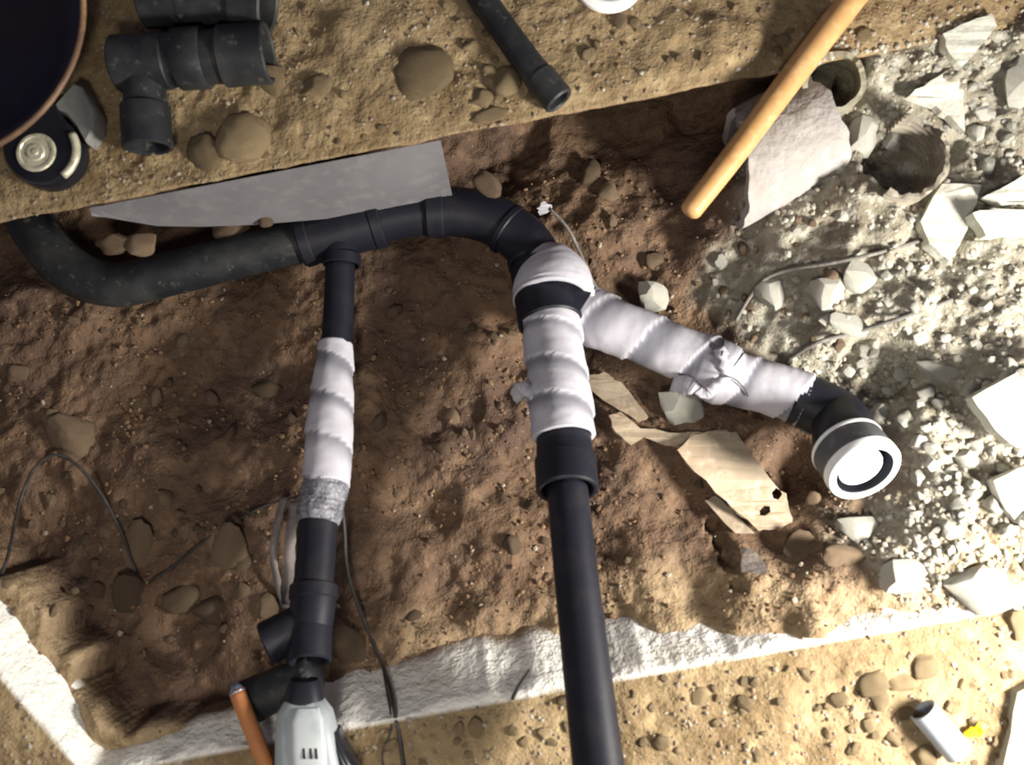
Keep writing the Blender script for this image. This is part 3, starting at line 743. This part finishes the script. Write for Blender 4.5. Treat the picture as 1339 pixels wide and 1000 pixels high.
shard('paper_scrap', [(922,654),(936,648),(965,676),(988,697),(962,697)], .005, M['paper'], 'narrow beige scrap along the lower edge of the torn sheet', 'scrap', 0, .001, seed=13, conform=.001)
shard('white_scrap', [(702,272),(712,263),(722,268),(718,276),(706,281)], .005, M['foam'], 'tiny white scrap at the outside of the main elbow', 'scrap', .03, .001, seed=14)

# scattered chunks and stones
def inside_named(px, py): return any(math.hypot(px-r[2], py-r[3]) < .5*max(r[4], r[5]) for r in named)
def on_pipe(px, py):
    segs = [((30,290),(150,372),36),((150,372),(420,312),36),((420,312),(640,285),40),((640,285),(715,390),45),((715,390),(740,640),48),((740,640),(800,1000),36),((750,405),(1050,525),46),((1050,525),(1130,620),60),
            ((445,330),(410,1000),42),((905,275),(1125,-15),26),((950,255),(1085,165),72),((1090,112),(1091,112),40),((1182,215),(1183,215),58),((345,905),(400,880),40),((310,895),(350,1000),16)]
    for (x0, y0), (x1, y1), w in segs:
        dx, dy = x1-x0, y1-y0; t = max(0, min(1, ((px-x0)*dx+(py-y0)*dy)/(dx*dx+dy*dy+1e-9)))
        if math.hypot(px-x0-t*dx, py-y0-t*dy) < w: return True
    return False
cnt = 0
while cnt < 250:
    px, py = random.uniform(930, 1345), random.uniform(60, 800)
    p = on_ground(px, py)
    d = float(dust_mask(np.array([p.x]), np.array([p.y]))[0])
    if random.random() > d*(.95 if py > 470 else .5) or on_pipe(px, py) or inside_named(px, py): continue
    big = py > 440 or random.random() < .5
    reg = ('around the ribbed pipe and the pale shards' if py < 340 else 'around the two thin grey rods' if py < 510 else
           'in the bright rubble right of the test cap' if px > 1180 and py < 700 else 'in the rubble below the test cap')
    w = random.choice((10, 11, 12, 13, 14, 16, 18, 22, 26) if big else (10, 11, 12, 13, 15, 18))
    rock('concrete_chunk', CH, px, py, w, w*random.uniform(.65, 1.1), random.uniform(0, 180), .7, .25, 'small pale chunk of broken concrete '+reg, 'stone', 'small concrete chunks '+reg, tilt=.6)
    cnt += 1
cnt = 0
while cnt < 110:
    top = random.random() < .45
    px = random.uniform(120, 1339) if top else random.uniform(450, 1339)
    py = random.uniform(5, 250) if top else random.uniform(860, 998)
    p = P(px, py, 0)
    df = (p-FAR_A).dot(far_n); dn = (p-NC).dot(near_n)
    if (top and (df < .012 or px > 1150 or (130 < px < 380 and py < 200))) or (not top and dn < .012) or on_pipe(px, py) or inside_named(px, py): continue
    w = random.choice((10, 10, 11, 12, 13, 15, 18, 22))
    reg = ('on the far slab left of the pipe offcut' if px < 670 else 'on the far slab right of the pipe offcut') if top else ('on the near slab left of the riser pipe' if px < 790 else 'on the near slab right of the riser pipe')
    rock('stone', STN, px, py, w, w*random.uniform(.6, 1.0), random.uniform(0, 180), .6, .35, 'small tan stone lying in dirt '+reg, 'stone', 'small tan stones '+reg)
    cnt += 1
cnt = 0
while cnt < 120:
    px, py = random.uniform(0, 1100), random.uniform(130, 850)
    p = on_ground(px, py)
    df = (p-FAR_A).dot(far_n); dn = (p-NC).dot(near_n)
    if df > -.05 or dn > -.1 or on_pipe(px, py) or inside_named(px, py): continue
    dens = .25 + .75*(py < 470 and px > 740) + .5*(px < 340 and py > 640)
    if random.random() > dens: continue
    w = random.choice((10, 10, 11, 12, 14, 17, 22))
    reg = ('of the far slope above the foam wrapped branch' if px > 720 and py < 460 else 'left of the left foam wrapped branch' if px < 430 else 'between the left and the middle branch' if px < 740 else 'right of the riser pipe below the capped branch')
    rock('brown_stone', BST, px, py, w, w*random.uniform(.6, 1.0), random.uniform(0, 180), .7, .35, 'small brown stone on the soil '+reg, 'stone', 'small brown stones '+reg)
    cnt += 1
# grit too small to count
def grit(n):
    bm = bmesh.new(); bmesh.ops.create_icosphere(bm, subdivisions=1, radius=1)
    base = np.array([v.co[:] for v in bm.verts]); fc = np.array([[v.index for v in f.verts] for f in bm.faces]); bm.free()
    px = rng.uniform(-60, 1400, n*5); py = rng.uniform(-60, 1060, n*5)
    z = np.full(px.shape, -.1)
    for _ in range(8):
        a, b = (px-W/2)/F, -(py-Hh/2)/F
        t = (z-CAM_H)/(b*st-ct); x = a*t; y = (b*ct+st)*t
        z = .5*z+.5*surf(x, y)
    t = (z-CAM_H)/(b*st-ct); x = a*t; y = (b*ct+st)*t
    dm = dust_mask(x, y)
    df = (x-FAR_A.x)*far_n.x+(y-FAR_A.y)*far_n.y; dn = (x-NC.x)*near_n.x+(y-NC.y)*near_n.y; dl = (x-NC.x)*left_n.x+(y-NC.y)*left_n.y
    slab = np.maximum(df, np.maximum(dn, dl))
    face = (slab <= .004) & (np.maximum(dn, dl) > -.19) & (z > Z[np.clip(((y-gy[0])/STEP).astype(int), 0, ny-1), np.clip(((x-gx[0])/STEP).astype(int), 0, nx-1)] + .003)
    dens = np.where(slab > 0, .22, .16) + dm*1.3*(.35+.65*(1-sstep(-.05, .18, y)))
    clump = np.clip(.7+.9*fbm(x, y, .09, 3, 201), .1, 1.3)
    keep = (rng.random(px.shape) < dens*clump) & ~face & (np.abs(z-surf(x, y)) < .003)
    idx = np.nonzero(keep)[0][:n]
    V, Fc, A = [], [], []
    k = len(base)
    for c, i in enumerate(idx):
        s = (1.1+3.0*rng.random()**2.2)*mpp(z[i])*(1+.45*dm[i])
        q = base*(s*rng.uniform(.6, 1.25, 3)) * rng.uniform(.82, 1.18, (k, 1))
        an = rng.uniform(0, 6.28); ca_, sa_ = math.cos(an), math.sin(an)
        q = np.column_stack([q[:, 0]*ca_-q[:, 1]*sa_, q[:, 0]*sa_+q[:, 1]*ca_, q[:, 2]*.8])
        V.append(q+np.array([x[i], y[i], z[i]+s*.25])); Fc.append(fc+c*k)
        ti = dm[i]*rng.uniform(.55, 1.1) + (slab[i] > 0)*rng.uniform(.1, .5) + (rng.random() < .08)*.5
        A.append(np.full(k, min(ti, 1.0)))
    o = obj('rubble_grit', (np.concatenate(V), np.concatenate(Fc).tolist()), M['pebble'], attrs={'tint': np.concatenate(A)}, smooth=False)
    o['kind'] = 'stuff'; tag(o, 'fine grit and crumbs of soil and concrete strewn over ground and slab', 'grit')
grit(11000)

# ------------------------------------------------------------------ cables, rods, straps
def single(name, vf, m, label, cat, group=None, smooth=True):
    v = vf[0]; c = sum((Vector(q) for q in v), Vector())/len(v); zmin = min(q[2] for q in v)
    o = obj(name, vf, m, loc=(c.x, c.y, zmin), smooth=smooth); return tag(o, label, cat, group)
single('thin_cable', cord([(-20,790),(8,735),(25,660,.02),(45,612,.03),(75,594,.035),(105,612,.03),(135,650,.02),(160,700,.01),(178,748)], .0028), M['cable'], 'thin dark cable looping over the soil at the left', 'cable')
single('thin_cable', cord([(395,648,.01),(350,660),(310,680),(270,705),(230,738),(195,762)], .0022), M['cable'], 'thin dark cable running left from the left branch', 'cable')
single('thick_cable', cord([(444,640,.06),(450,690,.05),(454,745,.03),(470,795,.01),(490,845),(506,885),(516,930),(524,975),(530,1030)], .0033), M['cable'], 'black cable running down beside the left branch onto the near slab', 'cable')
single('thin_cable', cord([(500,870,.004),(505,900,.004),(512,950),(500,985),(505,1020)], .0016), M['cable'], 'faint thin wire beside the black cable on the near slab', 'cable')
single('twig', cord([(692,878,.004),(684,890,.006),(676,902,.004),(670,914,.003)], .0028), M['cable'], 'short dark twig stuck on the white near slab face', 'twig')
single('steel_rod', cord([(962,420,.01),(978,392,.012),(1000,365,.014),(1035,352,.012),(1090,343,.008),(1150,330,.005),(1205,314,.003)], .0034), M['steel'], 'thin grey rod bent at its left end, upper of two', 'rod')
single('steel_rod', cord([(1030,470,.006),(1068,448,.01),(1120,434,.01),(1180,415,.006),(1245,392,.004)], .0038), M['steel'], 'thin grey rod lying in the rubble, lower of two', 'rod')
single('wire_strand', sweep(catmull([P(718,272,-.17), P(742,298,-.17), P(758,330,-.18), P(772,362,-.18), P(785,385,-.18)], 6), .0032, 8), M['steel'], 'thin grey strand curving past the main elbow', 'wire')
single('grey_strap', ribbon([on_ground(372,650,.03), on_ground(362,690,.035), on_ground(358,730,.03), on_ground(366,770,.012), on_ground(376,800,.008)], .013, .003, .5), M['strap'], 'wrinkled grey strap hanging left of the left branch, outer one', 'strap')
single('grey_strap', ribbon([on_ground(386,655,.04), on_ground(380,700,.045), on_ground(378,745,.035), on_ground(374,790,.015)], .017, .003, .35), M['strap'], 'wrinkled grey strap hanging left of the left branch, inner one', 'strap')

# ------------------------------------------------------------------ power tool, rod, stub at the lower left
rd = [P(310, 903, .012), P(330, 955, .028), P(352, 1010, .042)]
t = thing('orange_rod', 'orange brown rod with a blue grey tip left of the grey power tool', 'rod', P(330, 955, 0))
obj('shaft', sweep(catmull(rd, 6), .0118, 16), M['orange'], t)
tip = rd[0] - (rd[1]-rd[0]).normalized()*.011
obj('tip', sweep([tip, rd[0], rd[0]+(rd[1]-rd[0]).normalized()*.004], [.004, .0112, .0122], 16), M['blue_tip'], t, label='blue grey tip')
t = thing('pipe_stub', 'dusty black pipe stub lying between the orange rod and the tee mouths', 'pipe', P(355, 905, -.04))
obj('body', pipe([(326,917,-.025,54),(365,900,-.02,54),(412,880,-.015,52)], 6), M['abs_dusty'], t)
sharp(obj('collar', profile(P(322,919,-.025), P(365,900,-.02)-P(326,917,-.025), [(0, .020), (0, .030), (.003, .033), (.026, .033), (.029, .030), (.029, .02)]), M['abs_dusty'], t))
t = thing('power_tool', 'grey power tool with a black nose pointing at the tee mouths', 'tool', P(405, 990, .0))
def loft(sections, name, m, parent, label=None):
    """sections: (px, py, z, halfwidth_px, halfheight_m, power)"""
    V, Fc = [], []; seg = 28
    for (px, py, z, hw, hh, pw_) in sections:
        c = P(px, py, z); w = hw*mpp(z)
        for j in range(seg):
            th = 2*math.pi*j/seg; cx, sx = math.cos(th), math.sin(th)
            V.append(c + Vector((math.copysign(abs(cx)**pw_, cx)*w, 0, math.copysign(abs(sx)**pw_, sx)*hh)))
    n = len(sections)
    for i in range(n-1):
        for j in range(seg):
            a = i*seg+j; b = i*seg+(j+1) % seg; Fc.append((a, a+seg, b+seg, b))
    Fc.append(tuple(range(seg))); Fc.append(tuple(reversed(range((n-1)*seg, n*seg))))
    return sharp(obj(name, (V, Fc), m, parent, label=label), 50)
loft([(398,888,.025,17,.018,.8),(398,900,.028,22,.022,.8),(398,918,.03,25,.024,.8)], 'nose', M['abs'], t, 'black nose')
body = loft([(398,914,.03,24,.022,.7),(399,930,.033,34,.028,.6),(402,960,.036,38,.032,.55),(406,1000,.038,42,.034,.55),(412,1080,.04,42,.034,.55),(415,1200,.04,36,.03,.6)], 'body', M['tool'], t)
loft([(402,925,.054,14,.006,.6),(402,940,.060,20,.009,.5),(404,975,.064,22,.010,.5),(406,1010,.066,22,.010,.5),(408,1030,.064,20,.008,.6)], 'top_cover', M['tool_light'], body, 'lighter raised cover')
for dx in (-5, 4, 11):
    loft([(402+dx,978,.0735,1.6,.001,.6),(403+dx,992,.0755,1.8,.0012,.6)], 'vent_slot', M['abs'], body)
loft([(438,952,.03,6,.02,.7),(446,975,.032,9,.024,.7),(458,1000,.033,12,.026,.7),(462,1050,.033,12,.026,.7)], 'side_grip', M['black_gloss'], body, 'black side grip')
loft([(372,935,.03,4,.02,.7),(368,965,.032,5,.022,.7),(364,1000,.032,5,.022,.7)], 'side_grip', M['black_gloss'], body, 'black side grip')

# ------------------------------------------------------------------ far slab things
# shallow dark tub in the corner
tc_ = P(-92, 20, .10); tr = 212*mpp(.10)
t = thing('dark_tub', 'shallow dark tub with a brown rim in the far left corner', 'tub', (tc_.x, tc_.y, .004))
obj('body', profile((tc_.x, tc_.y, .004), (0, 0, 1), [(0, .0005), (0, tr*.70), (.004, tr*.72), (.092, tr*.985), (.092, tr*.965), (.012, tr*.68), (.012, .0005)], 64), M['tub'], t)
rimp = [Vector((tc_.x+tr*.985*math.cos(a), tc_.y+tr*.985*math.sin(a), .095)) for a in np.linspace(0, 2*math.pi, 73)]
obj('rim', sweep(rimp, .0045, 10, False), M['tub_rim'], t, label='brown rim')
# tape measure
z0 = .006
t = thing('tape_measure', 'black and chrome tape measure on the far slab beside the dark tub', 'tape measure', P(70, 190, z0))
def prism(pxy, z0, z1, bev=.004):
    a = [P(x, y, z1) for x, y in pxy]; c = sum(a, Vector())/len(a)
    lo = [Vector((q.x, q.y, z0)) for q in a]; mid = [Vector((q.x, q.y, z1-bev)) for q in a]
    top = [Vector((c.x+(q.x-c.x)*(1-bev/max((q-c).length, .01)), c.y+(q.y-c.y)*(1-bev/max((q-c).length, .01)), z1)) for q in a]
    n = len(a); V = lo+mid+top; Fc = []
    for k in (0, 1):
        for i in range(n):
            j = (i+1) % n; Fc.append((k*n+j, k*n+i, (k+1)*n+i, (k+1)*n+j))
    Fc.append(tuple(range(n))); Fc.append(tuple(reversed(range(2*n, 3*n))))
    return V, Fc
circ = [(52+50*math.cos(a), 193+48*math.sin(a)) for a in np.linspace(math.radians(-55), math.radians(195), 30)]
body = sharp(obj('case', prism(circ + [(12,172),(62,136),(72,132)], z0, z0+.036), M['black_gloss'], t), 45)
sharp(obj('corner_guard', prism([(66,140),(96,107),(108,112),(126,146),(124,168),(112,186),(100,166),(84,148)], z0, z0+.034), M['grey_case'], t, label='grey corner guard'), 45)
dc = P(47, 199, z0+.037); dr = 27*mpp(z0+.037)
sharp(obj('dial', profile(dc-Vector((0, 0, .003)), (0, 0, 1), [(0, dr), (.003, dr), (.0045, dr*.94), (.0045, dr*.82), (.003, dr*.78), (.003, dr*.45), (.005, dr*.40), (.005, dr*.18), (.0065, dr*.12), (.0065, .0003)], 40), M['chrome'], body, label='round chrome dial'), 30)
arc = [P(52+48*math.cos(a), 196+44*math.sin(a), z0+.034) for a in np.linspace(math.radians(-28), math.radians(50), 16)]
obj('chrome_trim', sweep(arc, .0060, 12), M['chrome'], t, label='chrome edge arc')
# black fittings
AD = M['abs_dusty']
t = thing('pipe_tee', 'dusty black pipe tee with one leg lying on the far slab', 'fitting', P(250, 80, .004))
zt = .048
dx = (P(340,70,zt)-P(185,82,zt)).normalized()
obj('barrel', pipe([(172,84,zt,70),(230,78,zt,72),(300,73,zt,72)], 5), AD, t)
sharp(obj('socket', hub(P(290,74,zt), P(352,69,zt), 41*mpp(zt), 34*mpp(zt), .04), AD, t))
sharp(obj('socket', hub(P(222,79,zt), P(152,84,zt), 38*mpp(zt), 31*mpp(zt), .03), AD, t))
sharp(obj('collar', profile(P(232,78,zt), dx, [(0, .030), (0, .0435), (.002, .045), (.042, .045), (.044, .0435), (.044, .03)]), AD, t))
obj('leg', pipe([(188,92,zt,54),(190,130,zt-.008,56),(192,150,zt-.010,56)], 5), AD, t)
sharp(obj('socket', hub(P(190,138,zt-.008), P(193,194,zt-.012), 33*mpp(zt), 27*mpp(zt), .03), AD, t))
t = thing('pipe_coupling', 'dusty black pipe coupling behind the pipe tee at the top frame edge', 'fitting', P(265, -5, .004))
sharp(obj('body', hub(P(240,0,zt), P(187,2,zt), 36*mpp(zt), 29*mpp(zt), .03), AD, t)); 
sharp(obj('body', hub(P(236,0,zt), P(316,-3,zt), 37*mpp(zt), 30*mpp(zt), .03), AD, t))
sharp(obj('collar', hub(P(308,-2,zt), P(352,6,zt), 42*mpp(zt), 34*mpp(zt), .03), AD, t))
# black pipe offcut
t = thing('pipe_offcut', 'dusty black pipe offcut with a flared end on the far slab edge', 'pipe', P(680, 70, .004))
obj('shaft', pipe([(590,-60,.020,38),(640,12,.022,38),(690,82,.023,40),(712,108,.024,42)], 6), AD, t)
sharp(obj('end', hub(P(704,99,.024), P(732,133,.025), 22*mpp(.02), 16*mpp(.02), .012), AD, t), 40)
# white lid
lc = P(796, -28, .012)
t = thing('plastic_disc', 'round white plastic disc cut by the top frame edge', 'disc', (lc.x, lc.y, .006))
sharp(obj('disc', profile((lc.x, lc.y, .006), (0, 0, 1), [(0, .0005), (0, .052), (.003, .056), (.010, .056), (.012, .053), (.012, .0005)], 48), M['pvc'], t))
sharp(obj('rim', profile((lc.x, lc.y, .0175), (0, 0, 1), [(0, .046), (.004, .046), (.004, .042), (0, .042)], 48), M['pvc'], t))

# ------------------------------------------------------------------ near slab things
t = thing('grey_pipe_offcut', 'short grey plastic pipe offcut lying on the near slab', 'pipe', P(1225, 955, .004))
g0, g1 = P(1206, 928, .022), P(1250, 980, .022)
sharp(obj('tube', profile(g0, g1-g0, [(0, .0205), (0, .0170), (.03, .017), (.03, .0005), (.074, .0005), (.076, .019), (.074, .0205), (0, .0205)], 32), M['grey_pvc'], t))
single('yellow_scrap', ribbon([on_ground(1264,962,.008), on_ground(1270,955,.010), on_ground(1276,959,.009), on_ground(1282,950,.010), on_ground(1288,953,.008)], .011, .0035, .4, 3), M['yellow'], 'bright yellow plastic scrap beside the grey pipe offcut', 'scrap', smooth=False)
V, Fc, c0 = slabshape([(1331,905),(1380,880),(1420,1040),(1308,1040),(1316,985)], .022, .02, .0008, seed=21)
o = obj('grey_board', (V, Fc), M['joist'], loc=c0-Vector((0, 0, .02)), smooth=False); tag(o, 'grey board corner at the lower right frame edge', 'board')
